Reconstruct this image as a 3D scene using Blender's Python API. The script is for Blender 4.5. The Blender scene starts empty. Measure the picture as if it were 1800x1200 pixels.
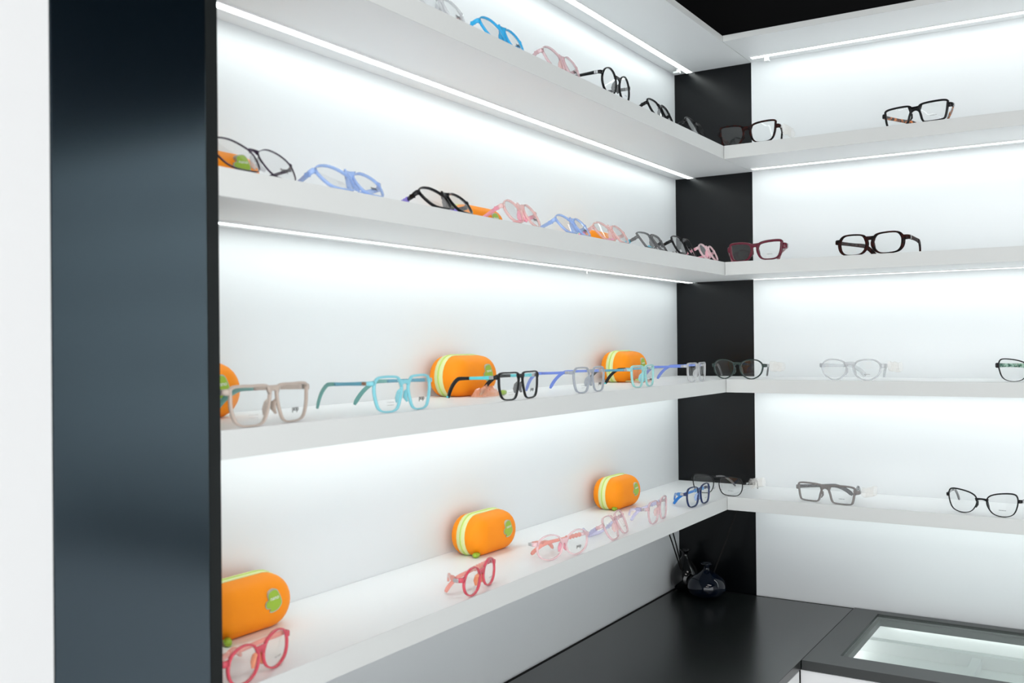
import bpy, bmesh, math, random
from mathutils import Vector, Matrix
random.seed(7)
scn = bpy.context.scene
COL = scn.collection

# ------------------------------------------------------------------ camera
F_PX = 1714.589
YAW, PITCH, ROLL = -0.56172, 0.00298, -0.00968
CAM = Vector((0.91229, -2.19432, 1.4773))
fw = Vector((math.sin(YAW) * math.cos(PITCH), math.cos(YAW) * math.cos(PITCH), math.sin(PITCH)))
rt = fw.cross(Vector((0, 0, 1))).normalized()
up = rt.cross(fw)
r2 = rt * math.cos(ROLL) + up * math.sin(ROLL)
u2 = -rt * math.sin(ROLL) + up * math.cos(ROLL)
cam_data = bpy.data.cameras.new('camera')
cam = bpy.data.objects.new('camera', cam_data)
COL.objects.link(cam)
M = Matrix((r2, u2, -fw)).transposed().to_4x4()
M.translation = CAM
cam.matrix_world = M
cam_data.sensor_width = 36.0
cam_data.lens = F_PX * 36.0 / 1800.0
cam_data.clip_start = 0.05
cam_data.dof.use_dof = True
cam_data.dof.focus_distance = 1.95
cam_data.dof.aperture_fstop = 9.0
scn.camera = cam

# ------------------------------------------------------------------ world, added fill lamps, exposure
world = bpy.data.worlds.new('shop_daylight')
scn.world = world
world.use_nodes = True
bg = world.node_tree.nodes['Background']
bg.inputs[0].default_value = (0.95, 0.98, 1.0, 1)
bg.inputs[1].default_value = 3.1
def area(name, loc, size, power, color, rot=(0, 0, 0)):
    l = bpy.data.lights.new(name, 'AREA')
    l.shape = 'RECTANGLE'; l.size, l.size_y = size
    l.energy = power; l.color = color
    o = bpy.data.objects.new(name, l)
    o.location = loc; o.rotation_euler = rot
    COL.objects.link(o)
    return o
area('ceiling_fill', (1.55, -1.75, 2.66), (1.2, 0.6), 13.0, (1.0, 0.97, 0.95))  # unseen area lamps, added as fill for the room
area('ceiling_fill', (1.7, -3.4, 2.66), (1.2, 0.6), 17.0, (1.0, 0.97, 0.95))
LED_STRENGTH = 8.2
scn.view_settings.view_transform = 'Standard'
scn.view_settings.look = 'None'
scn.view_settings.exposure = 0.08
scn.view_settings.gamma = 1.0
scn.view_settings.use_curve_mapping = False
scn.cycles.max_bounces = 10
scn.cycles.diffuse_bounces = 5
scn.cycles.transparent_max_bounces = 24
scn.cycles.sample_clamp_indirect = 4.0
scn.cycles.caustics_reflective = False
scn.cycles.caustics_refractive = False

# ------------------------------------------------------------------ materials
def lin(c):
    return tuple(((x / 255) / 12.92 if x / 255 <= 0.04045 else ((x / 255 + 0.055) / 1.055) ** 2.4) for x in c)

MATS = {}
def principled(name, rgb, rough=0.4, spec=0.5, coat=0.0, noise=0.0, nscale=6.0, bump=0.0, bscale=300.0, metal=0.0):
    if name in MATS: return MATS[name]
    m = bpy.data.materials.new(name); m.use_nodes = True
    nt = m.node_tree; b = nt.nodes['Principled BSDF']
    b.inputs['Base Color'].default_value = (*rgb, 1)
    b.inputs['Roughness'].default_value = rough
    b.inputs['Specular IOR Level'].default_value = spec
    b.inputs['Coat Weight'].default_value = coat
    b.inputs['Metallic'].default_value = metal
    tc = nt.nodes.new('ShaderNodeTexCoord')
    if noise:
        n = nt.nodes.new('ShaderNodeTexNoise'); n.inputs['Scale'].default_value = nscale; n.inputs['Detail'].default_value = 4
        nt.links.new(tc.outputs['Object'], n.inputs['Vector'])
        mp = nt.nodes.new('ShaderNodeMapRange')
        mp.inputs['To Min'].default_value = max(0.02, rough - noise); mp.inputs['To Max'].default_value = rough + noise
        nt.links.new(n.outputs['Fac'], mp.inputs['Value']); nt.links.new(mp.outputs['Result'], b.inputs['Roughness'])
    if bump:
        n2 = nt.nodes.new('ShaderNodeTexNoise'); n2.inputs['Scale'].default_value = bscale
        nt.links.new(tc.outputs['Object'], n2.inputs['Vector'])
        bp = nt.nodes.new('ShaderNodeBump'); bp.inputs['Strength'].default_value = bump; bp.inputs['Distance'].default_value = 0.0004
        nt.links.new(n2.outputs['Fac'], bp.inputs['Height']); nt.links.new(bp.outputs['Normal'], b.inputs['Normal'])
    MATS[name] = m
    return m

def emissive(name, rgb, strength):
    m = bpy.data.materials.new(name); m.use_nodes = True
    nt = m.node_tree; nt.nodes.clear()
    o = nt.nodes.new('ShaderNodeOutputMaterial'); e = nt.nodes.new('ShaderNodeEmission')
    e.inputs[0].default_value = (*rgb, 1); e.inputs[1].default_value = strength
    nt.links.new(e.outputs[0], o.inputs[0])
    return m

def tinted(name, rgb, opacity, tint=None, rough=0.15, ior=1.5, col2=None, gloss=1.0):
    """translucent acetate: part clear (tinted), part body colour, with a Fresnel sheen"""
    if name in MATS: return MATS[name]
    m = bpy.data.materials.new(name); m.use_nodes = True
    nt = m.node_tree; nt.nodes.clear(); N = nt.nodes.new; L = nt.links.new
    out = N('ShaderNodeOutputMaterial')
    tr = N('ShaderNodeBsdfTransparent'); tr.inputs[0].default_value = (*(tint or tuple(1 - (1 - c) * 0.35 for c in rgb)), 1)
    di = N('ShaderNodeBsdfDiffuse'); di.inputs[0].default_value = (*rgb, 1)
    if col2:
        tc = N('ShaderNodeTexCoord'); vo = N('ShaderNodeTexNoise'); vo.inputs['Scale'].default_value = 130; vo.inputs['Detail'].default_value = 1.5
        L(tc.outputs['Object'], vo.inputs['Vector'])
        cr = N('ShaderNodeValToRGB'); cr.color_ramp.elements[0].position = 0.44; cr.color_ramp.elements[1].position = 0.56
        cr.color_ramp.elements[0].color = (*rgb, 1); cr.color_ramp.elements[1].color = (*col2, 1)
        L(vo.outputs['Fac'], cr.inputs[0]); L(cr.outputs[0], di.inputs[0])
    mix = N('ShaderNodeMixShader'); mix.inputs[0].default_value = opacity
    L(tr.outputs[0], mix.inputs[1]); L(di.outputs[0], mix.inputs[2])
    gl = N('ShaderNodeBsdfGlossy'); gl.inputs['Roughness'].default_value = rough
    fr = N('ShaderNodeFresnel'); fr.inputs[0].default_value = ior
    mul = N('ShaderNodeMath'); mul.operation = 'MULTIPLY'; mul.inputs[1].default_value = gloss
    ge = N('ShaderNodeNewGeometry'); inv = N('ShaderNodeMath'); inv.operation = 'SUBTRACT'; inv.inputs[0].default_value = 1.0
    L(ge.outputs['Backfacing'], inv.inputs[1])          # the sheen is the outer surface's only
    m1 = N('ShaderNodeMath'); m1.operation = 'MULTIPLY'; L(fr.outputs[0], m1.inputs[0]); L(inv.outputs[0], m1.inputs[1])
    L(m1.outputs[0], mul.inputs[0])
    mix2 = N('ShaderNodeMixShader'); L(mul.outputs[0], mix2.inputs[0])
    L(mix.outputs[0], mix2.inputs[1]); L(gl.outputs[0], mix2.inputs[2])
    L(mix2.outputs[0], out.inputs[0])
    MATS[name] = m
    return m

WHITE = principled('white_laminate', (0.885, 0.895, 0.90), 0.42, 0.4, noise=0.04, bump=0.03)
WALLP = principled('white_back_panel', (0.795, 0.82, 0.83), 0.34, 0.45, noise=0.04)
EDGE = principled('white_edge_band', (0.685, 0.70, 0.69), 0.45, 0.35)
PILW = principled('white_paint', (0.76, 0.765, 0.77), 0.5, 0.35, noise=0.03)
BLACK = principled('satin_black_laminate', (0.0022, 0.003, 0.0038), 0.26, 0.24, noise=0.03, nscale=3.0)
PILB = principled('gloss_black_pilaster', (0.0025, 0.0035, 0.005), 0.16, 0.8, noise=0.03, nscale=2.5)
_b = PILB.node_tree.nodes['Principled BSDF']; _b.inputs['IOR'].default_value = 1.75; _b.inputs['Specular Tint'].default_value = (0.66, 0.86, 1.0, 1); _b.inputs['Base Color'].default_value = (0.0015, 0.004, 0.007, 1)
BLACKM = principled('matt_black_paint', (0.003, 0.003, 0.0035), 0.7, 0.15)
EDGEB = principled('black_edge_band', (0.004, 0.006, 0.006), 0.5, 0.3)
COUNTER = principled('black_counter_laminate', (0.008, 0.0105, 0.010), 0.26, 0.75)
FRAMEB = principled('dark_metal_frame', (0.022, 0.025, 0.025), 0.36, 0.6)
ALU = principled('white_aluminium', (0.78, 0.79, 0.79), 0.35, 0.5)
LED = emissive('led_diffuser', (0.92, 1.0, 0.985), LED_STRENGTH)
LEDW = emissive('led_diffuser_dim', (0.92, 1.0, 0.985), LED_STRENGTH * 0.75)
FILLC = emissive('tray_fill_glow', (0.95, 1.0, 0.98), LED_STRENGTH * 0.85)  # glow for the unseen strips added inside the display cabinet
FLOORM = principled('grey_floor_tile', (0.62, 0.62, 0.61), 0.35, 0.5, noise=0.05)
LENS = tinted('clear_demo_lens', (0.9, 0.93, 0.93), 0.012, (0.985, 0.992, 0.99), 0.02, 1.55)
INK = principled('dark_print', (0.06, 0.06, 0.06), 0.5)
INKG = principled('grey_print', (0.38, 0.38, 0.38), 0.5)
ORANGE = principled('orange_fabric', lin((250, 146, 8)), 0.62, 0.3, bump=0.12, bscale=900)
ZIPT = principled('pale_green_zipper_tape', lin((224, 232, 172)), 0.7, 0.2, bump=0.2, bscale=1500)
ZIPN = principled('green_zipper_teeth', lin((196, 220, 110)), 0.55, 0.3)
LIME = principled('lime_green_rubber', lin((152, 186, 48)), 0.35, 0.5)
BADGER = principled('silver_badge_rim', lin((178, 182, 168)), 0.35, 0.6, metal=0.3)
WTXT = principled('white_print', (0.85, 0.86, 0.84), 0.5)
STEEL = principled('brushed_steel', (0.55, 0.55, 0.56), 0.28, 0.5, metal=1.0)
GLASSB = principled('black_glazed_ceramic', (0.002, 0.0025, 0.003), 0.08, 0.4, coat=0.1)
GLASSN = principled('navy_glazed_ceramic', (0.001, 0.003, 0.009), 0.08, 0.4, coat=0.1)
STEMM = principled('dark_dried_reed', (0.010, 0.009, 0.008), 0.7, 0.15)
PANE = tinted('display_glass', (0.75, 0.88, 0.82), 0.05, (0.96, 0.985, 0.975), 0.01, 1.4)
FILM = tinted('clear_plastic_film', (0.95, 0.93, 0.90), 0.22, (0.99, 0.97, 0.95), 0.12, 1.5)

# ------------------------------------------------------------------ mesh helpers
def mesh_obj(name, verts, faces, mat, parent=None, smooth=False, kind=None):
    me = bpy.data.meshes.new(name)
    me.from_pydata([tuple(v) for v in verts], [], faces)
    me.update()
    if name != 'lens':
        bm = bmesh.new(); bm.from_mesh(me); bmesh.ops.recalc_face_normals(bm, faces=bm.faces); bm.to_mesh(me); bm.free()
    if smooth:
        for p in me.polygons: p.use_smooth = True
    me.materials.append(mat)
    o = bpy.data.objects.new(name, me)
    COL.objects.link(o)
    if parent: o.parent = parent
    if kind: o['kind'] = kind
    return o

class MB:
    def __init__(s): s.v = []; s.f = []
    def add(s, v, f):
        n = len(s.v); s.v += [tuple(p) for p in v]; s.f += [tuple(i + n for i in q) for q in f]
    def box(s, a, b, bev=0.0):
        bm = bmesh.new(); bmesh.ops.create_cube(bm, size=1)
        for v in bm.verts:
            v.co = Vector([(a[i] + b[i]) / 2 + v.co[i] * (b[i] - a[i]) for i in range(3)])
        if bev:
            bmesh.ops.bevel(bm, geom=bm.edges[:], offset=bev, segments=2, affect='EDGES', profile=0.6)
        bm.verts.index_update()
        s.add([v.co.copy() for v in bm.verts], [[v.index for v in f.verts] for f in bm.faces]); bm.free()
    def sweep(s, pts, half, upv=(0, 0, 1), n=8, cap=True, sq=0.55):
        """sweep a rounded section (half widths side, up per point) along pts"""
        pts = [Vector(p) for p in pts]; U = Vector(upv); rings = []
        for i, p in enumerate(pts):
            t = (pts[min(i + 1, len(pts) - 1)] - pts[max(i - 1, 0)]).normalized()
            sd = t.cross(U).normalized(); un = sd.cross(t).normalized()
            h = half[i] if isinstance(half, list) else half
            rings.append([p + sd * (h[0] * math.copysign(abs(math.cos(a)) ** sq, math.cos(a))) + un * (h[1] * math.copysign(abs(math.sin(a)) ** sq, math.sin(a)))
                          for a in [2 * math.pi * (k + 0.5) / n for k in range(n)]])
        v = [q for r in rings for q in r]; f = []
        for i in range(len(pts) - 1):
            for k in range(n):
                f.append((i * n + k, i * n + (k + 1) % n, (i + 1) * n + (k + 1) % n, (i + 1) * n + k))
        if cap:
            f.append(tuple(range(n))[::-1]); f.append(tuple((len(pts) - 1) * n + k for k in range(n)))
        s.add(v, f)
    def obj(s, name, mat, parent=None, smooth=False, kind=None):
        return mesh_obj(name, s.v, s.f, mat, parent, smooth, kind)

def box(name, a, b, mat, parent=None, bev=0.0, kind=None):
    m = MB(); m.box(a, b, bev); return m.obj(name, mat, parent, False, kind)

def tag(o, label, cat, group=None):
    o['label'] = label; o['category'] = cat
    if group: o['group'] = group
    return o

def empty(name, loc, rz, label, cat, group=None):
    o = bpy.data.objects.new(name, None); COL.objects.link(o)
    o.location = loc; o.rotation_euler = (0, 0, rz); o.empty_display_size = 0.02
    return tag(o, label, cat, group)

def catmull(pts, per=6):
    out = []; n = len(pts)
    for i in range(n):
        p0, p1, p2, p3 = [Vector(pts[(i + k - 1) % n]) for k in range(4)]
        for j in range(per):
            t = j / per
            out.append(0.5 * ((2 * p1) + (-p0 + p2) * t + (2 * p0 - 5 * p1 + 4 * p2 - p3) * t * t + (-p0 + 3 * p1 - 3 * p2 + p3) * t ** 3))
    return out

TXT = {}
def text_mesh(s, size, depth=0.0002):
    key = (s, size)
    if key in TXT: return TXT[key]
    cu = bpy.data.curves.new('txt', 'FONT'); cu.body = s; cu.size = size; cu.extrude = depth
    cu.align_x = 'CENTER'; cu.align_y = 'CENTER'; cu.resolution_u = 3
    o = bpy.data.objects.new('txt', cu); COL.objects.link(o)
    dg = bpy.context.evaluated_depsgraph_get(); dg.update()
    me = bpy.data.meshes.new_from_object(o.evaluated_get(dg))
    bpy.data.objects.remove(o); bpy.data.curves.remove(cu)
    me.transform(Matrix.Rotation(math.pi / 2, 4, 'X'))      # letters stand up and face -Y
    TXT[key] = me
    return me

# ------------------------------------------------------------------ the setting
D = 0.1887                    # shelf depth
T = 0.0280                    # shelf thickness
ZT = [2.1323, 1.8968, 1.6486, 1.3986, 1.1481]     # shelf tops, canopy first
TH = [0.0125, T, T, T, T]
YE = -1.562                   # near end of the left unit
XE = 3.05                     # far right end of the right unit
ZC = 0.900                    # counter top
ZCEIL = 2.70

box('floor', (-0.2, -6.0, -0.05), (4.2, 0.2, 0.0), FLOORM, kind='structure')
box('ceiling', (-0.2, -6.0, ZCEIL), (4.2, 0.2, ZCEIL + 0.05), BLACKM, kind='structure')
box('wall_left', (-0.10, YE, 0.0), (0.0, 0.1, ZT[0]), WALLP, kind='structure')
box('wall_back', (D, 0.0, 0.0), (XE + 0.1, 0.1, ZT[0]), WALLP, kind='structure')
box('trim_1', (0.0, 0.0, 0.0), (D - 0.0006, 0.1, ZT[0]), BLACK, kind='structure')           # black corner panel
box('trim_2', (-0.10, YE, ZT[0]), (0.0, 0.1, ZCEIL), BLACKM, kind='structure')              # black wall above canopy
box('trim_3', (0.0, 0.0, ZT[0]), (XE + 0.1, 0.1, ZCEIL), BLACKM, kind='structure')
box('trim_4', (-0.10, -1.7315, 0.0), (D, -1.5765, ZCEIL), PILB, kind='structure', bev=0.0006)          # pilaster face
box('trim_5', (-0.10, -1.5758, 0.0), (D, YE, ZCEIL), EDGEB, kind='structure', bev=0.0005)               # end board of the unit
box('wall_near', (-0.10, -6.0, 0.0), (D - 0.0005, -1.7325, ZCEIL), PILW, kind='structure')
box('wall_right', (XE + 0.1, -1.9, 0.0), (XE + 0.2, 0.1, ZCEIL), PILW, kind='structure')

# ------------------------------------------------------------------ shelves
sides = {'L': 'along the left wall', 'R': 'along the back wall'}
rank = ['canopy board, topmost of all', 'second shelf from the top', 'third shelf from the top', 'fourth shelf from the top, just below eye level', 'lowest shelf, above the black counter']
for side in 'LR':
    for i in range(5):
        z1 = ZT[i]; z0 = z1 - TH[i]
        if side == 'L': a, b = (0.0005, YE + 0.0005, z0), (D, -0.0005, z1)
        else: a, b = (D + 0.0008, -D, z0), (XE, -0.0005, z1)
        lab = 'white ' + (rank[i] if i == 0 else 'laminate ' + rank[i]) + ', ' + sides[side]
        s = empty('wall_shelf', ((a[0] + b[0]) / 2, (a[1] + b[1]) / 2, z0), 0, lab, 'shelf', 'white laminate display shelves')
        off = Vector(s.location)
        e = 0.0012
        if side == 'L':
            bd = MB(); bd.box(Vector(a) - off, Vector((b[0] - e, b[1], b[2])) - off)
            fb = MB(); fb.box(Vector((b[0] - e, a[1], a[2])) - off, Vector(b) - off, 0.0004)
        else:
            bd = MB(); bd.box(Vector((a[0], a[1] + e, a[2])) - off, Vector(b) - off)
            fb = MB(); fb.box(Vector(a) - off, Vector((b[0], a[1] + e, b[2])) - off, 0.0004)
        bd.obj('board', WHITE, s); fb.obj('edge_band', EDGE, s)

# ------------------------------------------------------------------ LED strip lights under the shelves
def led(side, i, dim=False):
    zb = ZT[i] - TH[i]
    lab = 'thin white LED strip light under the ' + ['canopy board', 'second shelf', 'third shelf', 'fourth shelf', 'lowest shelf'][i] + ' ' + sides[side]
    w = 0.0075
    if side == 'L':
        c = 0.0415; a, b = YE + 0.01, -0.006
        P = lambda u, v, z: (c + v, u, z)
    else:
        c = -0.0415; a, b = D + 0.012, XE - 0.02
        P = lambda u, v, z: (u, c - v, z)
    mid = (a + b) / 2
    o = empty('led_strip_light', P(mid, 0, zb), 0, lab, 'light', 'LED strips under the shelves')
    off = Vector(o.location)
    def bx(m, u0, u1, v0, v1, z0, z1):
        p, q = Vector(P(u0, v0, z0)) - off, Vector(P(u1, v1, z1)) - off
        m.box([min(p[k], q[k]) for k in range(3)], [max(p[k], q[k]) for k in range(3)])
    m = MB()
    bx(m, a, b, -w - 0.0012, -w, zb - 0.0026, zb - 0.0001); bx(m, a, b, w, w + 0.0012, zb - 0.0026, zb - 0.0001)
    bx(m, a, a + 0.0015, -w, w, zb - 0.0022, zb - 0.0001)
    m.obj('housing', ALU, o)
    m = MB(); bx(m, a + 0.002, b, -w, w, zb - 0.0018, zb - 0.0002)
    m.obj('diffuser', LEDW if dim else LED, o)
    if i == 0:      # small white mounting clip hanging by the corner end
        u0 = b - 0.05 if side == 'L' else a + 0.03
        m = MB(); bx(m, u0, u0 + 0.009, -w - 0.006, -w + 0.001, zb - 0.011, zb - 0.0001)
        bx(m, u0, u0 + 0.009, -w - 0.014, -w - 0.006, zb - 0.011, zb - 0.007)
        m.obj('mounting_clip', ALU, o)
    if side == 'L' and i == 2:
        m = MB(); bx(m, -0.52, -0.5185, -w - 0.004, -w - 0.0025, zb - 0.008, zb - 0.0001); m.obj('wire_hook', ALU, o)
for i in range(4):
    led('L', i); led('R', i)
led('R', 4, True)

# ------------------------------------------------------------------ counter and display cabinet
XS = 0.4090
c = empty('counter', (0.2, -0.8, 0), 0, 'black-topped white base counter running along the left wall below the shelves', 'counter')
def cbox(par, name, a, b, mat, bev=0.0):
    off = Vector(par.location); m = MB(); m.box(Vector(a) - off, Vector(b) - off, bev); return m.obj(name, mat, par)
cbox(c, 'worktop', (0.014, YE + 0.002, ZC - 0.016), (XS - 0.0012, -0.022, ZC), COUNTER, 0.0007)
cbox(c, 'cabinet_carcass', (0.007, YE + 0.002, 0.08), (XS - 0.020, -0.011, ZC - 0.017), BLACKM)
for k in range(4):
    y0 = YE + 0.004 + k * 0.285
    cbox(c, 'door', (XS - 0.020, y0, 0.10), (XS - 0.004, y0 + 0.2825, ZC - 0.020), PILW, 0.0008)
cbox(c, 'plinth', (0.007, YE + 0.002, 0.0), (XS - 0.05, -0.011, 0.08), BLACKM)
cbox(c, 'back_strip', (0.001, YE + 0.002, 0.5), (0.0065, -0.001, ZC - 0.004), BLACKM)
cbox(c, 'back_strip', (0.007, -0.009, 0.5), (XS - 0.002, -0.001, ZC - 0.004), BLACKM)

dc = empty('display_cabinet', (1.0, -0.2, 0), 0, 'white display cabinet with black framed glass top below the back wall shelves', 'cabinet')
YF = -0.4185
X1 = XE - 0.3
# frame of the glass top
ox0, ox1, oy0, oy1 = 0.4625, 1.52, -0.3585, -0.038
fm = MB()
for a, b in [((XS, YF, ZC - 0.017), (ox0, -0.011, ZC)), ((ox1, YF, ZC - 0.017), (X1, -0.011, ZC)),
             ((ox0, YF, ZC - 0.017), (ox1, oy0, ZC)), ((ox0, oy1, ZC - 0.017), (ox1, -0.011, ZC))]:
    fm.box(Vector(a) - dc.location, Vector(b) - dc.location)
fm.obj('top_frame', FRAMEB, dc)
# inner rebate of the frame
rb = MB()
for a, b in [((ox0, oy0, ZC - 0.022), (ox0 + 0.007, oy1, ZC - 0.009)), ((ox1 - 0.009, oy0, ZC - 0.034), (ox1, oy1, ZC - 0.009)),
             ((ox0, oy0, ZC - 0.034), (ox1, oy0 + 0.006, ZC - 0.009)), ((ox0, oy1 - 0.010, ZC - 0.022), (ox1, oy1, ZC - 0.009))]:
    rb.box(Vector(a) - dc.location, Vector(b) - dc.location)
rb.obj('glazing_bead', EDGEB, dc)
cbox(dc, 'glass_pane', (ox0 + 0.0005, oy0 + 0.0005, ZC - 0.008), (ox1 - 0.0005, oy1 - 0.0005, ZC - 0.003), PANE)
# white interior with tray dividers
cbox(dc, 'tray', (XS + 0.02, YF + 0.03, ZC - 0.066), (X1 - 0.02, -0.02, ZC - 0.056), WHITE)
dv = [((XS + 0.02, -0.125, 0), (X1 - 0.02, -0.105, 0.050)), ((XS + 0.02, -0.235, 0), (X1 - 0.02, -0.229, 0.030)), ((XS + 0.02, -0.325, 0), (X1 - 0.02, -0.319, 0.030))]
for a, b in dv:   # tray rails
    cbox(dc, 'tray_divider', (a[0], a[1], ZC - 0.056), (b[0], b[1], ZC - 0.056 + b[2] * .5), WHITE)
for xx in (0.655, 0.90, 1.15, 1.40):
    cbox(dc, 'tray_divider', (xx, YF + 0.03, ZC - 0.0555), (xx + 0.016, -0.126, ZC - 0.036), WHITE)
cbox(dc, 'tray_fill', (ox0 + 0.02, -0.030, ZC - 0.0195), (X1 - 0.05, -0.0215, ZC - 0.0175), FILLC)  # glowing strips added out of sight under the frame to brighten the tray
cbox(dc, 'tray_fill', (XS + 0.024, oy0, ZC - 0.021), (XS + 0.036, oy1, ZC - 0.0175), FILLC)
cbox(dc, 'tray_fill', (ox0 + 0.02, oy0 - 0.030, ZC - 0.024), (X1 - 0.05, oy0 - 0.012, ZC - 0.0175), FILLC)
cbox(dc, 'side_panel', (XS + 0.001, YF + 0.0225, 0.08), (XS + 0.0185, -0.011, ZC - 0.018), WHITE)
cbox(dc, 'side_panel', (X1 - 0.02, YF + 0.0225, 0.08), (X1 - 0.001, -0.011, ZC - 0.018), WHITE)
cbox(dc, 'back_panel', (XS + 0.019, -0.019, 0.08), (X1 - 0.02, -0.011, ZC - 0.018), WHITE)
cbox(dc, 'drawer_front', (XS - 0.0035, YF + 0.004, ZC - 0.20), (1.28, YF + 0.022, ZC - 0.019), PILW, 0.0008)
cbox(dc, 'drawer_front', (1.283, YF + 0.004, ZC - 0.20), (X1 - 0.002, YF + 0.022, ZC - 0.019), PILW, 0.0008)
for k in range(4):
    x0 = XS + 0.003 + k * 0.585
    cbox(dc, 'door', (x0, YF + 0.004, 0.10), (min(x0 + 0.582, X1 - 0.002), YF + 0.022, ZC - 0.203), PILW, 0.0008)
cbox(dc, 'plinth', (XS + 0.003, YF + 0.05, 0.0), (X1 - 0.002, -0.011, 0.08), BLACKM)
cbox(dc, 'back_strip', (XS, -0.010, 0.5), (X1, -0.001, ZC - 0.004), BLACKM)

# ------------------------------------------------------------------ vases with reeds
def vase(loc, prof, mat, label, reeds):
    v = empty('vase', loc, 0, label, 'vase', 'dark bulb vases in the corner')
    n = 40; inner = [(max(r - 0.0022, 0.001), z) for r, z in prof[::-1] if z > 0.006] + [(0.0005, 0.006)]
    pr = [(0.0005, 0.0)] + prof + inner
    vv = []; ff = []
    for r, z in pr:
        for k in range(n):
            a = 2 * math.pi * k / n; vv.append((r * math.cos(a), r * math.sin(a), z))
    for i in range(len(pr) - 1):
        for k in range(n): ff.append((i * n + k, i * n + (k + 1) % n, (i + 1) * n + (k + 1) % n, (i + 1) * n + k))
    mesh_obj('body', vv, ff, mat, v, True)
    lip = MB()
    R, Z = prof[-1]
    lip.sweep([(R * math.cos(2 * math.pi * k / 24), R * math.sin(2 * math.pi * k / 24), Z) for k in range(25)], (0.0013, 0.0013), n=6, cap=False)
    lip.obj('rim', mat, v, True)
    for tip in reeds:
        b = Vector((-tip[0] * 0.03, -tip[1] * 0.03, 0.008)); e = Vector(tip)
        m_ = b.lerp(e, 0.55) + Vector((0.001, 0.001, 0))
        s = MB(); s.sweep([b, b.lerp(m_, .5), m_, m_.lerp(e, .5), e], (0.0013, 0.0013), n=6)
        r = s.obj('dried_reed', STEMM, None, True)
        r.location = Vector(loc) + Vector((0, 0, 0.0005))
        tag(r, ('single dark reed leaning right out of the front squat navy vase' if mat is GLASSN else
                ('outer' if tip[1] < -0.145 else 'inner') + ' of two dark reeds leaning left out of the slim black vase'), 'reed', 'dark reeds in the vases')
def smooth_prof(keys, n=26):
    out = []
    for i in range(n + 1):
        t = i / n * (len(keys) - 1); k = min(int(t), len(keys) - 2); u = t - k
        p = [Vector(keys[max(0, min(len(keys) - 1, k + q - 1))]) for q in range(4)]
        v = 0.5 * ((2 * p[1]) + (-p[0] + p[2]) * u + (2 * p[0] - 5 * p[1] + 4 * p[2] - p[3]) * u * u + (-p[0] + 3 * p[1] - 3 * p[2] + p[3]) * u ** 3)
        out.append((v.x, v.y))
    return out
vase((0.104, -0.093, ZC + 0.0004), smooth_prof([(0.022, 0.0), (0.037, 0.010), (0.0435, 0.025), (0.038, 0.042), (0.021, 0.055), (0.0085, 0.063), (0.0068, 0.070), (0.0115, 0.077)]), GLASSN,
     'squat navy glazed bulb vase standing in front at the counter corner', [(0.068, 0.035, 0.2185)])
vase((0.036, -0.052, ZC + 0.0004), smooth_prof([(0.018, 0.0), (0.028, 0.010), (0.033, 0.026), (0.028, 0.048), (0.016, 0.066), (0.008, 0.078), (0.0066, 0.086), (0.0105, 0.093)]), GLASSB,
     'taller slim-necked black bulb vase behind the squat one, against the left wall', [(-0.006, -0.135, 0.2185), (0.020, -0.155, 0.2185)])

# ------------------------------------------------------------------ spectacles
S = {
 'rect':   [(-.80, .93), (0, .98), (.88, .97), (1, .62), (.95, -.45), (.80, -.90), (0, -1), (-.72, -.92), (-.90, -.4), (-.99, .5)],
 'taper':  [(-.90, .92), (0, .98), (.92, .95), (1, .55), (.94, -.25), (.66, -.88), (-.02, -1), (-.55, -.92), (-.80, -.45), (-.98, .35)],
 'keen':   [(-.82, .92), (.05, 1), (.92, .92), (1, .55), (.86, -.70), (.62, -.98), (-.45, -.98), (-.72, -.80), (-.86, -.1), (-1, .62)],
 'soft':   [(-.75, .85), (0, 1), (.78, .9), (1, .35), (.93, -.40), (.62, -.90), (0, -1), (-.62, -.88), (-.92, -.35), (-.98, .35)],
 'round':  [(0, 1), (.70, .72), (1, 0), (.72, -.70), (0, -1), (-.72, -.70), (-1, 0), (-.70, .72)],
 'oval':   [(0, 1), (.72, .78), (1, .10), (.78, -.66), (0, -1), (-.74, -.70), (-1, 0), (-.72, .70)],
 'panto':  [(-.30, .98), (.45, 1), (.90, .68), (1, .15), (.78, -.55), (.20, -1), (-.35, -.95), (-.83, -.50), (-1, .15), (-.85, .70)],
 'hex':    [(-.55, .98), (.45, 1), (.86, .86), (1, .40), (.88, -.35), (.62, -.88), (0, -1), (-.60, -.88), (-.88, -.25), (-1, .40), (-.82, .82)],
 'way':    [(-.72, .84), (.1, 1), (.93, .98), (1, .70), (.92, -.2), (.66, -.85), (0, -1), (-.62, -.86), (-.92, -.25), (-.98, .45)],
 'cat':    [(-.72, .68), (-.1, .92), (.72, 1), (.99, .74), (.97, .0), (.70, -.74), (.1, -1), (-.55, -.84), (-.92, -.25), (-.97, .32)],
 'sport':  [(-.70, .70), (-.1, 1), (.62, .90), (1, .45), (.82, -.45), (.45, -.92), (-.35, -1), (-.78, -.85), (-.98, -.25), (-.96, .35)],
 'octo':   [(-.55, .95), (.55, 1), (.92, .62), (1, .05), (.88, -.62), (.50, -.97), (-.45, -1), (-.86, -.62), (-1, 0), (-.88, .62)],
}
K = dict
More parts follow.
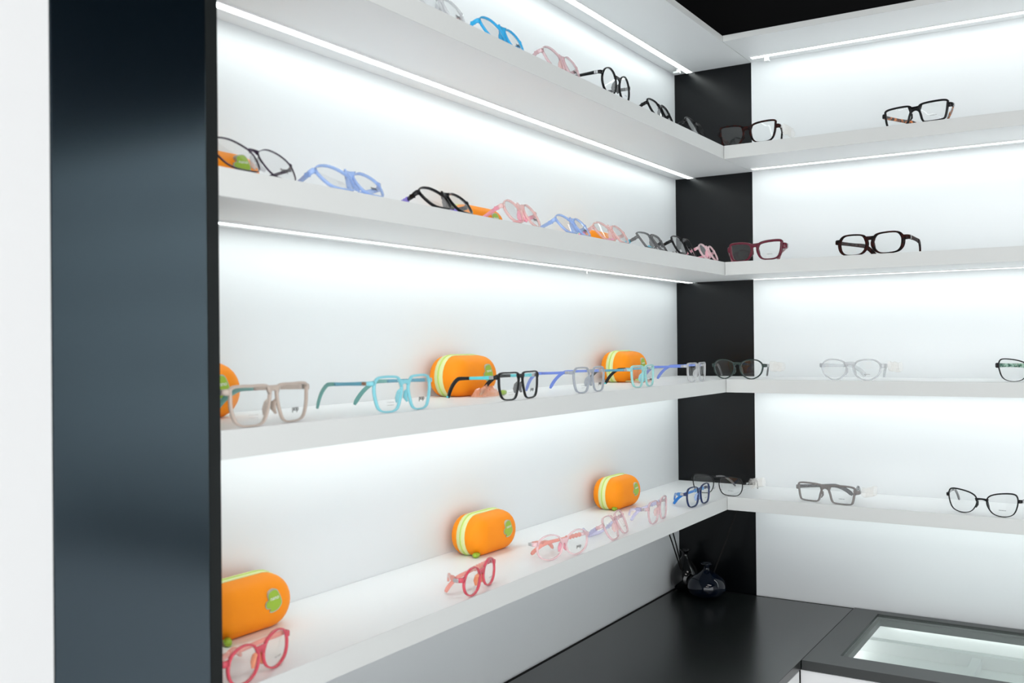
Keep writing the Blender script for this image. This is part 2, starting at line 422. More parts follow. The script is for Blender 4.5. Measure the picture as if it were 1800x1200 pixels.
def glasses(label, side, shelf, s, o, yaw, shape, a, hw, hh, rim, front, temple=None, tip=None, tipfrac=0.5, sleeve=None, pad=None,
            L=0.118, th=0.0030, tt=0.0014, fold=(20, 20), thick=0.0021, word=None, mark=False, bridge=0.5, bw=None, lug=0.0, lugmat=None,
            wrap=1.0, mid=None, ring_tip=None, lean=0.0, group='spectacles on the white shelves', tag_bag=None, hinge=0.45, keyhole=False, drop=0.10):
    ztop = ZT[shelf]
    if side == 'L': loc = (D - o, -s, ztop + 0.0003)
    else: loc = (s, -(D - o), ztop + 0.0003)
    g = empty('spectacles', loc, math.radians(yaw + 90), label, 'spectacles', group)
    temple = temple or front; pad = pad or front; tip = tip or temple
    rt_, rs_, rb_ = rim
    zc_ = hh + rb_
    cl, sl = math.cos(lean), math.sin(lean)
    lift = wrap * (a * 1.3) ** 2 * sl
    def W(x, y, z):                       # wrap the front round the face, then lean it back
        y = y + wrap * x * x
        return (x, y * cl + z * sl, z * cl - y * sl + lift)
    base = S[shape]
    fm = MB()
    for sg in (-1, 1):
        inner = [Vector((p.x * hw, p.y * hh)) for p in catmull([(x, z) for x, z in base], 5)]
        n = len(inner); rings = []
        for i, p in enumerate(inner):
            t = (inner[(i + 1) % n] - inner[i - 1]).normalized(); nr = Vector((-t.y, t.x))
            if nr.dot(p) < 0: nr = -nr
            wv = rs_ if abs(nr.x) > abs(nr.y) else (rt_ if nr.y > 0 else rb_)
            k = abs(nr.y) ** 1.5; wv = rs_ * (1 - k) + (rt_ if nr.y > 0 else rb_) * k
            ring = []
            for (u, v) in [(0, .6), (.15, 1), (.8, 1), (1, .5), (1, -.5), (.8, -1), (.15, -1), (0, -.6)]:
                q = p + nr * (u * wv)
                ring.append(W(sg * (a + q.x) if sg > 0 else -(a + q.x), -v * thick, zc_ + q.y))
            rings.append(ring)
        vv = [q for r in rings for q in r]; m = 8; ff = []
        for i in range(n):
            for k in range(m):
                f = (i * m + k, i * m + (k + 1) % m, ((i + 1) % n) * m + (k + 1) % m, ((i + 1) % n) * m + k)
                ff.append(f if sg > 0 else f[::-1])
        fm.add(vv, ff)
        # end piece carrying the hinge
        hx = a + hw + rs_; hz = zc_ + hh * hinge
        fm.sweep([W(sg * (hx - rs_ * 0.7), 0, hz), W(sg * (hx + 0.003 + lug * .5), 0.0003, hz), W(sg * (hx + 0.0045 + lug), 0.003, hz), W(sg * (hx + 0.0050 + lug), 0.007, hz)],
                 [(thick * .9, th * 1.15), (thick * .9, th * 1.1), (thick * .9, th), (thick * .8, th * .95)], n=8)
    # bridge
    bx_ = a - hw * 0.93; bz = zc_ + hh * bridge; bh = bw or rt_ * 1.15
    pts = []
    for k in range(9):
        t = k / 8 * 2 - 1
        pts.append(W(t * bx_, 0, bz + (1 - t * t) * (0.0022 if not keyhole else 0.0034)))
    fm.sweep(pts, [(thick * .95, bh * (1 + 1.0 * abs(k / 4 - 1) ** 2)) for k in range(9)], n=8)
    if mid is None: mid = False
    fm.obj('front_frame', front, g, True)
    if not mid:
        pass
    # lenses with print
    for sg in (-1, 1):
        inner = catmull([(x, z) for x, z in base], 5); n = len(inner)
        vv = [W(sg * (a + p.x * hw * 1.01), 0.0, zc_ + p.y * hh * 1.01) for p in inner]
        cy = W(sg * a, 0, 0)[1]
        vf = [W(sg * (a + p.x * hw * 1.01), -0.0005, zc_ + p.y * hh * 1.01) for p in inner] + [W(sg * a, -0.0012, zc_)]
        ff = [(i, (i + 1) % n, n) if sg < 0 else ((i + 1) % n, i, n) for i in range(n)]
        ln = mesh_obj('lens', vf, ff, LENS, g, True)
        if sg > 0 and word:
            me = text_mesh(word, hh * 0.42); t = bpy.data.objects.new('lettering', me); COL.objects.link(t)
            if not me.materials: me.materials.append(INK)
            t.parent = ln; t.location = (a + hw * 0.10, W(a + hw * .1, 0, zc_)[1] - 0.0018, zc_ - hh * 0.36)
            t.rotation_euler = (0, 0, math.atan(2 * wrap * a))
            t.location = W(a + hw * .10, -0.0018, zc_ - hh * .36); t.rotation_euler = (-lean, 0, math.atan(2 * wrap * a) * cl)
        if mark and (sg > 0) != bool(word):
            mk = MB(); x0 = sg * a - hw * .18; rr = random.Random(int(s * 1000))
            for row in range(2 if word else 1):
                for q in range(7):
                    ww = 0.0006 + rr.random() * 0.0006
                    xx = x0 + q * 0.0018; yy = W(xx, 0, zc_)[1] - 0.0016; zz = zc_ - hh * (.50 + row * .17)
                    hz_ = 0.0012 if not word else 0.0009
                    c0 = W(xx, -0.0016, zz); c1 = W(xx + ww, -0.0016, zz); c2 = W(xx + ww, -0.0016, zz + hz_); c3 = W(xx, -0.0016, zz + hz_)
                    mk.add([c0, c1, c2, c3], [(0, 1, 2, 3)])
            mk.obj('lettering', INK if not word else INKG, ln)
        # nose pad
        px = a - hw - rs_ * .4; pz = zc_ - hh * 0.10
        np_ = MB()
        np_.sweep([W(sg * (px + 0.0015), 0.001, pz + 0.0065), W(sg * (px + .0002), 0.004, pz + 0.003), W(sg * (px + .001), 0.0055, pz - 0.003), W(sg * (px + 0.0035), 0.004, pz - 0.0085)],
                  [(0.0006, 0.0018), (0.0012, 0.0030), (0.0012, 0.0032), (0.0006, 0.0016)], upv=(0, 1, 0), n=8)
        np_.obj('nose_pad', pad, g, True)
    # temples
    for sg, fa in ((-1, fold[0]), (1, fold[1])):
        hx = a + hw + rs_ + 0.0050 + lug; hz = zc_ + hh * hinge
        p0 = Vector(W(sg * hx, 0.0072, hz)); ph = math.radians(fa)
        dr = Vector((-sg * math.sin(ph), math.cos(ph), 0))
        NP = 22; P = []
        for k in range(NP + 1):
            t = k / NP
            if lean > 0.3: z = th * 1.1 + (p0.z - th * 1.1) * max(0.0, 1 - t / 0.55) ** 1.2
            elif t < 0.62: z = p0.z * (1 - drop * t)
            else:
                u = (t - 0.62) / 0.38; z = p0.z * (1 - drop * .62) * (1 - u ** 1.35) + th * 1.1 * u ** 1.35
            fwd = L * (t if t < .62 else .62 + (t - .62) * (1 - .30 * (t - .62) / .38))
            bow = 0.004 * math.sin(math.pi * t) * sg
            q_ = p0 + dr * fwd + Vector((bow, 0, 0)); q_.z = z; P.append(q_)
        def part(name, i0, i1, mat, kx=1.0, kz=1.0, par=g):
            mb = MB()
            half = []
            for k in range(i0, i1 + 1):
                t = k / NP
                half.append((tt * kx, th * kz * (1.0 - 0.18 * math.sin(math.pi * min(t / .62, 1)) + (0.12 * (t - .62) / .38 if t > .62 else 0)) * (1 if k < NP else .6)))
            mb.sweep(P[i0:i1 + 1], half, n=8)
            return mb.obj(name, mat, par, True)
        ks = 2 if sleeve else 0
        if sleeve:                                    # short hinge block, ribbed flexible sleeve, then soft tip
            part('temple', 0, 2, temple)
            slv = part('flex_sleeve', 2, 8, sleeve, 1.15, 1.05)
            rb2 = MB()
            for k in range(5):
                q = P[2].lerp(P[8], (k + .5) / 5); dd = (P[8] - P[2]).normalized()
                rb2.sweep([q - dd * .0011, q + dd * .0011], (tt * 1.5, th * 1.22), n=8)
            rb2.obj('rib_rings', pad if False else tip, slv, True)
            part('temple_tip', 8, NP, tip, 1.1, .95)
        else:
            kk = int(NP * (1 - tipfrac))
            part('temple', 0, kk, temple)
            tp = part('temple_tip', kk, NP, tip, 1.15, 1.0)
            if ring_tip:
                e = P[NP]
                mb = MB(); mb.sweep([e + Vector((-tt * 2.2, 0, 0.001)), e + Vector((tt * 2.2, 0, 0.001))], (th * .6, th * .6), n=10, sq=1.0)
                mb.obj('tip_stud', ring_tip, tp, True)
        hb = MB(); hb.box(p0 - Vector((0.0016, 0.0035, th * .8)), p0 + Vector((0.0016, 0.0035, th * .8)), 0.0004)
        hb.obj('hinge', STEEL if lean < .3 else temple, g)
    if tag_bag:                                       # clear wrapper on one temple
        sg = tag_bag; hx = a + hw + rs_ + 0.006 + lug
        mb = MB(); q = Vector((sg * hx, 0.045, zc_ + hh * .35))
        vv = []; ff = []
        for i in range(7):
            for k in range(10):
                an = 2 * math.pi * k / 10; rr = 0.006 + 0.003 * random.random()
                vv.append((q.x + .6 * rr * math.cos(an), q.y + i * 0.009 - 0.02, q.z + rr * math.sin(an) * 1.3 - i * .0004))
        for i in range(6):
            for k in range(10): ff.append((i * 10 + k, i * 10 + (k + 1) % 10, (i + 1) * 10 + (k + 1) % 10, (i + 1) * 10 + k))
        mb.add(vv, ff); mb.obj('protective_wrap', FILM, g)
    return g

# frame colours
BLK = principled('black_acetate', (0.003, 0.003, 0.004), 0.18, 0.25)
BLKM = principled('black_rubber_acetate', (0.006, 0.0065, 0.007), 0.40, 0.3)
TORT = tinted('dark_tortoise', lin((20, 12, 12)), 0.98, rough=.12, col2=lin((48, 18, 14)), gloss=0.25)
TORTL = tinted('orange_tortoise', lin((60, 34, 24)), 0.95, rough=.12, col2=lin((226, 128, 62)))
BURG = tinted('burgundy_acetate', lin((98, 14, 40)), 0.93, rough=.15)
ROSEW = tinted('dusty_rose_acetate', lin((170, 110, 118)), 0.85, rough=.2)
BEIGE = tinted('beige_acetate', lin((204, 188, 176)), 0.88, rough=.3)
AQUA = tinted('aqua_acetate', lin((146, 222, 234)), 0.82, rough=.3)
AQUAP = tinted('pale_aqua_acetate', lin((168, 226, 224)), 0.82, rough=.3)
TEAL = tinted('teal_grey_rubber', lin((112, 168, 162)), 0.97, rough=.35)
CYANM = principled('cyan_lacquer', lin((92, 204, 212)), 0.35)
STEELB = principled('steel_blue_lacquer', lin((92, 158, 180)), 0.35)
GREYP = tinted('misty_grey_acetate', lin((176, 182, 192)), 0.80, rough=.3)
BLUEV = principled('periwinkle_lacquer', lin((112, 138, 220)), 0.35)
CLEAR = tinted('clear_acetate', lin((226, 228, 230)), 0.42, rough=.12)
CLEARP = tinted('clear_pink_acetate', lin((248, 208, 204)), 0.40, rough=.12)
CLEARR = tinted('clear_rose_acetate', lin((236, 204, 208)), 0.40, rough=.12)
PINKB = tinted('pink_translucent', lin((255, 178, 196)), 0.60, rough=.2)
PALEP = tinted('pale_pink_acetate', lin((252, 222, 226)), 0.55, rough=.25)
CORAL = tinted('coral_rubber', lin((254, 176, 162)), 0.80, rough=.35)
REDP = tinted('rose_red_acetate', lin((228, 86, 104)), 0.78, rough=.2)
PEACH = tinted('peach_rubber', lin((250, 156, 108)), 0.85, rough=.35)
LBLUE = tinted('light_blue_acetate', lin((176, 206, 252)), 0.55, rough=.25)
BRBLUE = tinted('bright_blue_acetate', lin((52, 190, 246)), 0.80, rough=.2)
NAVY = tinted('navy_acetate', lin((34, 48, 92)), 0.94, rough=.15)
BLUET = tinted('bright_blue_rubber', lin((46, 138, 228)), 0.85, rough=.3)
SKYT = tinted('sky_blue_rubber', lin((92, 190, 236)), 0.85, rough=.3)
PURP = principled('purple_rubber', lin((150, 132, 226)), 0.4)
LILAC = tinted('lilac_rubber', lin((228, 226, 252)), 0.40, rough=.3)
MAGE = principled('magenta_rubber', lin((250, 120, 200)), 0.4)
CYANR = principled('cyan_rubber', lin((96, 200, 226)), 0.4)
GREYT = tinted('smoke_acetate', lin((112, 112, 114)), 0.62, rough=.12)
GREYD = tinted('grey_acetate', lin((142, 136, 134)), 0.80, rough=.15)
GREYS = tinted('grey_rubber', lin((120, 124, 128)), 0.75, rough=.3)
SMOKEG = tinted('bottle_green_acetate', lin((40, 62, 58)), 0.88, rough=.12)
GREENT = tinted('green_marbled_acetate', lin((24, 92, 70)), 0.9, rough=.12, col2=lin((150, 190, 170)))
PLUM = principled('plum_metal', lin((60, 44, 66)), 0.25, metal=0.6)
WHITET = tinted('milky_white_rubber', lin((236, 236, 238)), 0.55, rough=.3)
GOLD = principled('rose_gold', lin((206, 150, 124)), 0.25, metal=0.8)

KID = K(rim=(.0021, .0020, .0019), thick=.0019, th=.0030, tt=.0017)
AD = K(rim=(.0036, .0040, .0025), thick=.0024, th=.0040, tt=.0017, L=.135)
# second shelf, left wall
glasses('clear spectacles with pink temple ends on the top left shelf, cut by the picture top', 'L', 1, 1.176, 0.01, 4, 'sport', .031, .0255, 0.0175, front=CLEAR, temple=CLEARP, tip=MAGE, fold=(35, 40), word='pop', pad=CLEAR, lean=0.45, **KID)
glasses('bright blue translucent spectacles on the top left shelf', 'L', 1, 1.027, 0.01, 3, 'sport', .031, .0255, 0.0175, front=BRBLUE, temple=BRBLUE, tip=BRBLUE, fold=(35, 40), bw=.0035, word='pop', pad=BRBLUE, lean=0.45, **KID)
glasses('clear red-brown lined spectacles with lilac ribbed sleeves on the top left shelf', 'L', 1, 0.856, 0.01, 2, 'sport', .031, .0255, 0.0185, front=CLEARR, temple=CLEARR, sleeve=LILAC, tip=LILAC, fold=(30, 35), word='pop', pad=CLEARP, lean=0.4, **KID)
glasses('round black spectacles with long grey-black arms on the top left shelf', 'L', 1, 0.676, 0.012, 3, 'round', .033, .0245, .0215, front=BLK, temple=BLK, tip=GREYT, fold=(8, 14), mark=True, pad=GREYT, lean=0.0, **KID)
glasses('black spectacles with grey and white striped sleeves on the top left shelf', 'L', 1, 0.472, 0.01, 3, 'soft', .031, .0250, 0.0185, front=BLK, temple=BLK, sleeve=WHITET, tip=GREYT, fold=(25, 35), pad=GREYT, bw=.003, lean=0.42, **KID)
glasses('black spectacles with purple ribbed sleeves, last on the top left shelf before the corner', 'L', 1, 0.289, 0.01, 4, 'soft', .031, .0250, 0.0185, front=BLK, temple=BLK, sleeve=PURP, tip=PURP, fold=(25, 35), pad=GREYT, bw=.003, lean=0.42, **KID)
# second shelf, back wall
glasses('dark tortoiseshell spectacles in front of the black corner panel on the top shelf', 'R', 1, 0.235, .016, -95, 'way', .0345, .0255, .0200, front=TORT, temple=TORT, tip=TORT, fold=(-10, 22), tag_bag=1, **AD)
glasses('black rectangular spectacles with orange tortoiseshell arms on the back wall top shelf', 'R', 1, 0.57, .016, -105, 'keen', .0345, .0250, .0170, front=BLK, temple=TORTL, tip=TORTL, fold=(16, 30), mark=True, **AD)
# third shelf, left wall
glasses('plum metal wide spectacles half hidden by the pilaster, third shelf left', 'L', 2, 1.494, 0.006, 8, 'sport', .0335, .0290, .0195, rim=(.0009, .0009, .0009), thick=.0010, th=.0018, tt=.001, front=PLUM, temple=PLUM, tip=CYANR, fold=(20, 30), word='pop', pad=CLEAR, bw=.0014, lean=0.6)
glasses('light blue translucent spectacles, left one of two light blue pairs on the third shelf', 'L', 2, 1.352, 0.006, 3, 'sport', .030, .0250, .0165, front=LBLUE, temple=LBLUE, tip=WHITET, fold=(30, 35), word='pop', mark=True, pad=LBLUE, bw=.0036, lean=0.66, **KID)
glasses('black spectacles with purple ribbed arm ends on the third shelf left', 'L', 2, 1.167, 0.006, 4, 'sport', .031, .0255, .0165, front=BLK, temple=BLK, sleeve=PURP, tip=PURP, fold=(32, 40), mark=True, word=None, pad=GREYT, bw=.0030, lean=0.68, **KID)
glasses('clear and pink spectacles with pink bridge in front of the orange case, third shelf left', 'L', 2, 0.985, 0.006, 5, 'round', .029, 0.0215, 0.018, front=CLEARP, temple=PINKB, tip=MAGE, fold=(30, 45), word='pop', pad=PINKB, bw=.0040, lean=0.5, **KID)
glasses('light blue translucent spectacles, right one of two light blue pairs on the third shelf', 'L', 2, 0.826, 0.006, 4, 'sport', .029, .0245, .0170, front=LBLUE, temple=LBLUE, tip=WHITET, fold=(30, 35), word='pop', pad=LBLUE, bw=.0036, lean=0.62, **KID)
glasses('clear salmon-tinted spectacles with an orange case right behind, third shelf left', 'L', 2, 0.689, 0.006, 0, 'sport', .030, .0250, .0185, front=CLEARP, temple=CLEARP, sleeve=MAGE, tip=CLEARP, fold=(30, 40), pad=CLEARP, bw=.0034, lean=0.62, **KID)
glasses('smoky clear spectacles with cyan sleeves on the third shelf left', 'L', 2, 0.522, 0.006, 2, 'keen', .029, .0245, .0170, front=GREYT, temple=GREYT, sleeve=CYANR, tip=CYANR, fold=(30, 40), pad=GREYT, bw=.0024, lean=0.58, **KID)
glasses('black spectacles with clear arms beside the small pink pair on the third shelf left', 'L', 2, 0.372, 0.006, 3, 'soft', .030, .0248, .0190, front=BLK, temple=BLK, sleeve=WHITET, tip=GREYT, fold=(25, 35), pad=GREYT, bw=.0034, lean=0.45, **KID)
glasses('small pink round spectacles, last on the third shelf before the corner', 'L', 2, 0.243, 0.006, 2, 'round', .027, .0215, .0165, front=PALEP, temple=PINKB, tip=CORAL, fold=(30, 45), pad=PINKB, bw=.0036, lean=0.45, **KID)
# third shelf, back wall
glasses('burgundy spectacles with dusty rose arms in front of the black corner panel', 'R', 2, 0.25, .014, -102, 'way', .0335, .0245, .0170, front=BURG, temple=ROSEW, tip=ROSEW, fold=(-28, 38), mark=True, rim=(.0052, .0055, .0030), thick=.0026, th=.0058, tt=.0018, L=.135, bridge=.62, bw=.004)
glasses('dark tortoiseshell spectacles with angular thick side rims on the back wall third shelf', 'R', 2, 0.484, .012, -103, 'octo', .0355, .0265, .0185, front=TORT, temple=TORT, tip=TORT, fold=(14, 14), rim=(.0032, .0070, .0026), thick=.0026, th=.0044, tt=.0018, L=.135, lug=.001)
# fourth shelf, left wall
glasses('beige spectacles beside the black pilaster on the fourth shelf', 'L', 3, 1.487, 0.008, 8, 'taper', .0330, .0265, .0185, front=BEIGE, temple=BEIGE, tip=TEAL, fold=(14, 16), word='pop', mark=True, pad=BEIGE, rim=(.0030, .0022, .0018), thick=.0020, th=.0030, tt=.0015, L=.118, hinge=.80, bridge=.78, bw=.0028)
glasses('bright aqua angular spectacles with teal arm ends on the fourth shelf', 'L', 3, 1.274, 0.008, 2, 'hex', .0310, .0232, .0192, front=AQUA, temple=STEELB, tip=TEAL, fold=(16, 14), word='pop', mark=True, pad=AQUA, rim=(.0030, .0027, .0019), thick=.0020, th=.0026, tt=.0014, L=0.113, hinge=.72, bridge=.62, bw=.0024)
glasses('black square spectacles with cyan arms in front of the orange case, fourth shelf', 'L', 3, 1.01, 0.008, 3, 'taper', .0310, .0245, .0180, front=BLKM, temple=CYANM, tip=BLKM, tipfrac=.55, fold=(12, 10), word='pop', mark=True, pad=GREYT, rim=(.0022, .0022, .0019), thick=.0018, th=.0028, tt=.0015, L=0.095, hinge=.72, bridge=.66, bw=.0026, ring_tip=CYANM)
glasses('misty grey angular spectacles with periwinkle blue arms on the fourth shelf', 'L', 3, 0.794, 0.008, 2, 'hex', .0310, .0236, .0185, front=GREYP, temple=BLUEV, tip=BLUEV, fold=(14, 12), word='pop', mark=True, pad=GREYP, rim=(.0027, .0026, .0019), thick=.0018, th=.0026, tt=.0014, L=0.1, hinge=.70, bridge=.66, bw=.0024)
glasses('pale aqua spectacles in front of the small orange case near the corner, fourth shelf', 'L', 3, 0.588, 0.008, 4, 'taper', .0300, .0228, .0175, front=AQUAP, temple=STEELB, tip=BLKM, fold=(14, 12), word='pop', mark=True, pad=AQUA, rim=(.0029, .0028, .0019), thick=.0020, th=.0026, tt=.0014, L=0.095, hinge=.72, bridge=.66, bw=.0034, ring_tip=CYANM)
glasses('clear spectacles with blue arms, last on the fourth shelf before the corner', 'L', 3, 0.329, 0.008, 3, 'taper', .0300, .0226, .0175, front=CLEAR, temple=BLUEV, tip=BLUEV, fold=(12, 12), word='pop', mark=True, pad=CLEAR, rim=(.0026, .0026, .0016), thick=.0020, th=.0028, tt=.0014, L=0.105, hinge=.74, bridge=.66, bw=.0034)
# fourth shelf, back wall
glasses('bottle green spectacles at the corner with clear wrap on the right arm', 'R', 3, 0.209, .014, -102, 'panto', .0330, .0246, .0185, front=SMOKEG, temple=GREYT, tip=GREYT, fold=(-24, 30), mark=True, rim=(.0026, .0026, .0022), thick=.0022, th=.0034, tt=.0016, L=.135, tag_bag=1, bridge=.55, bw=.0024)
glasses('clear crystal panto spectacles on the back wall fourth shelf', 'R', 3, 0.443, .013, -103, 'panto', .0345, .0256, .0188, front=CLEAR, temple=CLEAR, tip=CLEAR, fold=(20, 26), mark=True, tag_bag=1, keyhole=True, rim=(.0028, .0030, .0022), thick=.0022, th=.0040, tt=.0017, L=.135)
glasses('black spectacles with green marbled arms cut off by the right picture edge', 'R', 3, 0.77, .013, -106, 'cat', 0.0365, 0.0262, 0.02, front=BLK, temple=GREENT, tip=GREENT, fold=(14, 4), rim=(.0022, .0022, .0012), thick=.0020, th=.0044, tt=.0017, L=.135, lug=.001)
# lowest shelf, left wall
glasses('red round spectacles with peach nose pads beside the black pilaster on the lowest shelf', 'L', 4, 1.503, 0.012, 12, 'oval', 0.027, 0.022, 0.0175, front=REDP, temple=CORAL, tip=CORAL, fold=(66, 70), mark=True, pad=PEACH, bridge=.35, bw=.0030, drop=0.5, **KID)
glasses('coral red round spectacles in front of the middle orange case on the lowest shelf', 'L', 4, 1.111, .010, 12, 'round', .0300, .0230, 0.0168, front=REDP, temple=REDP, sleeve=CORAL, tip=CORAL, fold=(60, 74), mark=True, pad=PEACH, bridge=.35, bw=.0032, L=.110, drop=0.5, **KID)
glasses('pale pink oval spectacles with a bright pink bridge on the lowest shelf', 'L', 4, 0.88, .012, -14, 'oval', .0300, .0250, .0178, front=PALEP, temple=PALEP, sleeve=CORAL, tip=CORAL, fold=(66, 72), word='pop', pad=PINKB, bridge=.25, bw=.0038, L=.110, drop=0.5, **KID)
glasses('clear rose spectacles leaning back with lilac sleeves beside the pale pink pair', 'L', 4, 0.687, 0.008, 8, 'soft', .0290, .0225, .0190, front=CLEARR, temple=CLEARR, sleeve=LILAC, tip=LILAC, fold=(55, 72), mark=True, pad=CLEARP, bw=.0024, L=.108, lean=.42, drop=0.5, **KID)
glasses('clear rose spectacles with lilac arm ends standing upright below the small orange case', 'L', 4, 0.524, .010, 6, 'soft', .0290, .0225, .0190, front=CLEARR, temple=CLEARR, sleeve=LILAC, tip=LILAC, fold=(55, 70), pad=CLEARP, bw=.0024, L=.108, drop=0.5, **KID)
glasses('navy blue spectacles with bright blue arms, last on the lowest left shelf', 'L', 4, 0.322, .010, -3, 'soft', .0290, .0225, .0185, front=NAVY, temple=NAVY, sleeve=SKYT, tip=BLUET, fold=(55, 70), mark=True, pad=LBLUE, bw=.0028, L=.106, drop=0.5, **KID)
# lowest shelf, back wall
glasses('thin black spectacles with metal bridge at the corner of the lowest shelf', 'R', 4, 0.159, 0.016, -103, 'soft', .0345, .0270, .0190, front=BLK, temple=BLK, tip=GREYT, fold=(20, 20), mark=True, rim=(.0022, .0016, .0014), thick=.0014, th=.0022, tt=.0012, L=.130, tag_bag=1, bridge=.40, bw=.0012, pad=CLEAR)
glasses('grey rectangular spectacles on the lowest back wall shelf', 'R', 4, 0.391, 0.016, -103, 'keen', .0340, .0248, .0165, front=GREYD, temple=GREYT, tip=GREYT, fold=(38, 30), mark=True, tag_bag=1, bridge=.70, **AD)
glasses('thin black cat-eye spectacles with clear wrapped arms on the lowest back wall shelf', 'R', 4, 0.68, 0.016, -106, 'cat', 0.0358, 0.0262, 0.0208, front=BLK, temple=GREYT, tip=GREYT, fold=(-14, 14), mark=True, rim=(.0026, .0020, .0016), thick=.0018, th=.0030, tt=.0014, L=.135, tag_bag=1, bridge=.25, bw=.0016)

# ------------------------------------------------------------------ orange cases
CL, CH = 0.122, 0.064
def stadium(inset, n=12, shift=0.0):
    r = CH / 2 - inset; x = CL / 2 - CH / 2; pts = []
    for k in range(n + 1):
        a = -math.pi / 2 + math.pi * k / n; pts.append((x + r * math.cos(a), CH / 2 + r * math.sin(a)))
    for k in range(n + 1):
        a = math.pi / 2 + math.pi * k / n; pts.append((-x + r * math.cos(a), CH / 2 + r * math.sin(a)))
    # flattened base
    return [(px, max(pz, 0.0022 + inset * 0.0)) for px, pz in pts]
def ring_solid(layers, cap=True):
    """layers: (y, inset)"""
    v = []; f = []; n = None
    for y, ins in layers:
        st = stadium(ins); n = len(st)
        v += [(x, y, z) for x, z in st]
    for i in range(len(layers) - 1):
        for k in range(n): f.append((i * n + k, (i + 1) * n + k, (i + 1) * n + (k + 1) % n, i * n + (k + 1) % n))
    if cap:
        f.append(tuple(range(n))); f.append(tuple((len(layers) - 1) * n + k for k in range(n))[::-1])
    return v, f
def dome(y0, y1, rmax=0.026, n=10):
    out = []
    for k in range(n + 1):
        t = k / n * math.pi / 2
        out.append((y0 + (y1 - y0) * math.sin(t), rmax * (1 - math.cos(t)) * (0.35 + 0.65 * math.sin(t))))
    return out
BADGE = [(0.05, 1.0), (0.42, .86), (.72, .40), (.92, -.05), (.96, -.42), (.72, -.72), (.45, -.90), (-.10, -1.0), (-.42, -.92), (-.40, -.66), (-.72, -.60), (-.92, -.30), (-.80, .02), (-.58, .14), (-.66, .50), (-.48, .84)]
def case(label, shelf, s, xc, yaw=0.0, sz=1.0, bzf=0.58, pull=(-0.05, -0.034), pull_rot=0.3, bag=None):
    z = ZT[shelf] - 0.0018 * sz
    g = empty('glasses_case', (xc, -s, z), math.radians(90 + yaw), label, 'case', 'orange zip glasses cases')
    g.scale = (1, 1, sz)
    v, f = ring_solid(dome(-0.0072, -0.036)[::1], False)
    n = len(stadium(0)); m = len(v) // n
    f.append(tuple((m - 1) * n + k for k in range(n)))
    sh = mesh_obj('front_shell', v, f, ORANGE, g, True)
    v, f = ring_solid(dome(0.0072, 0.026, .022), False)
    m = len(v) // n; f.append(tuple((m - 1) * n + k for k in range(n))[::-1])
    mesh_obj('back_shell', v, [q[::-1] for q in f], ORANGE, g, True)
    v, f = ring_solid([(-0.0076, -0.0002), (-0.0074, -0.0010), (-0.0020, -0.0012), (0.0020, -0.0012), (0.0074, -0.0010), (0.0076, -0.0002)], False)
    tp = mesh_obj('zipper_tape', v, f, ZIPT, g, True)
    # piping either side
    v, f = ring_solid([(-0.0012, -0.0010), (-0.0010, -0.0021), (0.0010, -0.0021), (0.0012, -0.0010)], False)
    mesh_obj('zipper_teeth', v, f, ZIPN, tp, True)
    # badge
    bz = CH * bzf; bx = 0.019; by = -0.0363
    bp = catmull(BADGE, 4)
    def plate(name, sc, y0, y1, mat, par):
        nn = len(bp); vv = [(bx + p.x * .0136 * sc, y0, bz + p.y * .0135 * sc) for p in bp] + [(bx + p.x * .0136 * sc, y1, bz + p.y * .0135 * sc) for p in bp]
        ff = [(k, k + nn, (k + 1) % nn + nn, (k + 1) % nn) for k in range(nn)] + [tuple(range(nn))[::-1], tuple(nn + k for k in range(nn))]
        return mesh_obj(name, vv, [q[::-1] for q in ff], mat, par)
    b = plate('badge', 1.0, by + .004, by - .0007, BADGER, g)
    plate('badge_face', .90, by, by - .0011, LIME, b)
    me = text_mesh('nano', 0.0068, .0001)
    if not me.materials: me.materials.append(WTXT)
    t = bpy.data.objects.new('lettering', me); COL.objects.link(t); t.parent = b
    t.location = (bx + .0012, by - .0013, bz + .0030); t.rotation_euler = (0, math.radians(-4), 0)
    # zipper pull lying on the shelf
    pl = MB(); px, py = pull
    pl.sweep([(px + math.cos(pull_rot) * d, py + math.sin(pull_rot) * d, 0.0062) for d in (-.0075, -.006, 0, .006, .0075)], [(.002, .002), (.0042, .0036), (.0048, .0040), (.0042, .0036), (.002, .002)], n=10, sq=.8)
    pl.obj('zipper_pull', LIME, g, True)
    ck = MB(); x0 = px + math.cos(pull_rot) * .007 * (1 if px < 0 else -1)
    y0 = py + math.sin(pull_rot) * .007 * (1 if px < 0 else -1)
    ck.sweep([(x0, y0, 0.005), ((x0 + px * .9) / 1.9, (y0 - .008) / 2, 0.0045), (px * .8, -0.006, 0.0040)], (.0011, .0011), n=6)
    ck.obj('zipper_cord', ZIPT, g, True)
    return g
lo = 'orange zip case '
case(lo + 'lying behind the plum metal spectacles, third shelf left', 2, 1.446, .036, sz=.80, bzf=.70, bag=True)
case(lo + 'behind the black and the pink-bridged spectacles, third shelf', 2, .925, .036, sz=.74)
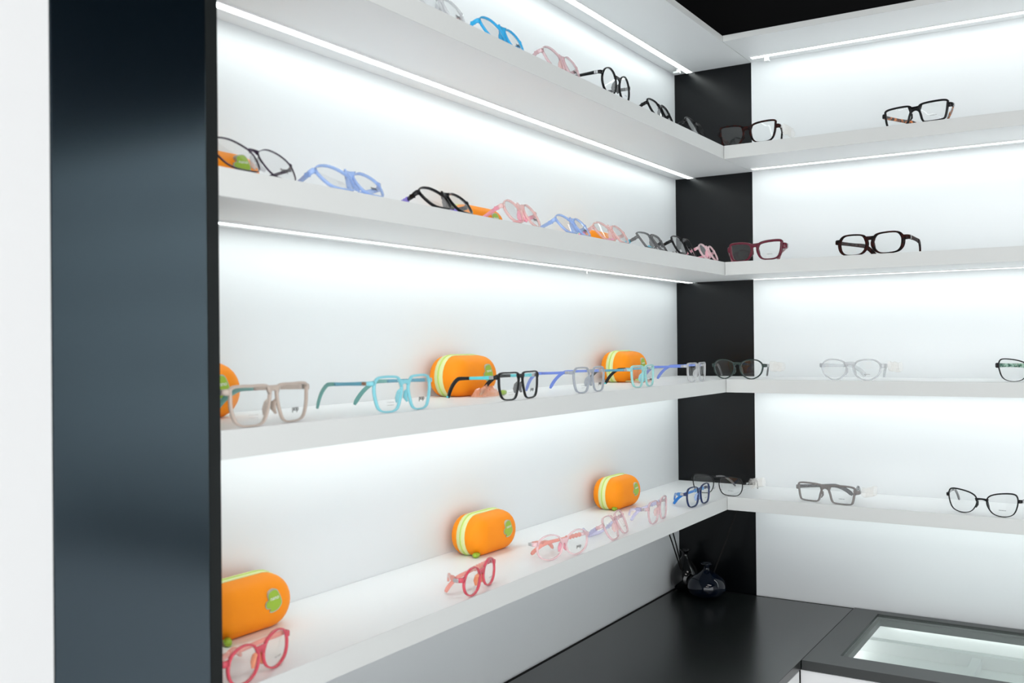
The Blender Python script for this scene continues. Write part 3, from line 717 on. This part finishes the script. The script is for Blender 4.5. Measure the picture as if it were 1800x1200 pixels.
case(lo + 'seen through the clear salmon-tinted spectacles, third shelf', 2, .515, .036, sz=.74)
case(lo + 'mostly hidden by the black pilaster, fourth shelf', 3, 1.480, .037)
case(lo + 'behind the black and cyan spectacles in the middle of the fourth shelf', 3, .951, .037, pull=(.030, -.056), pull_rot=0.1)
case(lo + 'near the corner on the fourth shelf, behind the pale aqua pair', 3, .378, .037, pull=(-.040, -.052), pull_rot=0.1)
case(lo + 'largest in view, beside the black pilaster on the lowest shelf', 4, 1.405, .037, pull=(-.047, -.034), pull_rot=.9)
case(lo + 'in the middle of the lowest shelf above the coral spectacles', 4, .898, .037, pull=(-.050, -.022), pull_rot=.2)
case(lo + 'near the corner on the lowest shelf', 4, .417, .037, pull=(-.044, -.020), pull_rot=.1)

# ------------------------------------------------------------------ crumpled clear film bags in front of the cases
def film(label, shelf, x, s, w, h, seed, mat=FILM):
    rr = random.Random(seed); nx, ny = 9, 7; v = []; f = []
    for j in range(ny):
        for i in range(nx):
            u = i / (nx - 1) - .5; q = j / (ny - 1) - .5
            e = 1 - (2 * abs(u)) ** 3; e2 = 1 - (2 * abs(q)) ** 3
            v.append((u * w + rr.uniform(-.002, .002), q * 0.026 + rr.uniform(-.002, .002), 0.0008 + max(0, h * e * e2 * rr.uniform(.55, 1.0))))
    for j in range(ny - 1):
        for i in range(nx - 1):
            a = j * nx + i; f.append((a, a + 1, a + nx + 1, a + nx))
    o = mesh_obj('plastic_bag', v, f, mat)
    o.location = (x, -s, ZT[shelf] + .0002); o.rotation_euler = (0, 0, math.pi / 2)
    tag(o, label, 'bag', 'crumpled clear bags by the cases')
PFILM = tinted('film_peach_reflection', lin((255, 190, 160)), 0.45, (1.0, .90, .84), 0.15, 1.5)  # peach tint puts the orange cases' reflection into the film colour
film('crumpled clear bag in front of the middle orange case, fourth shelf', 3, .092, .965, .055, .020, 3, PFILM)
film('crumpled bag in front of the orange case near the corner, fourth shelf', 3, .092, .400, .07, .009, 4, PFILM)
film('crumpled clear bag in front of the orange case, third shelf middle', 2, .100, .955, .06, .013, 5, PFILM)
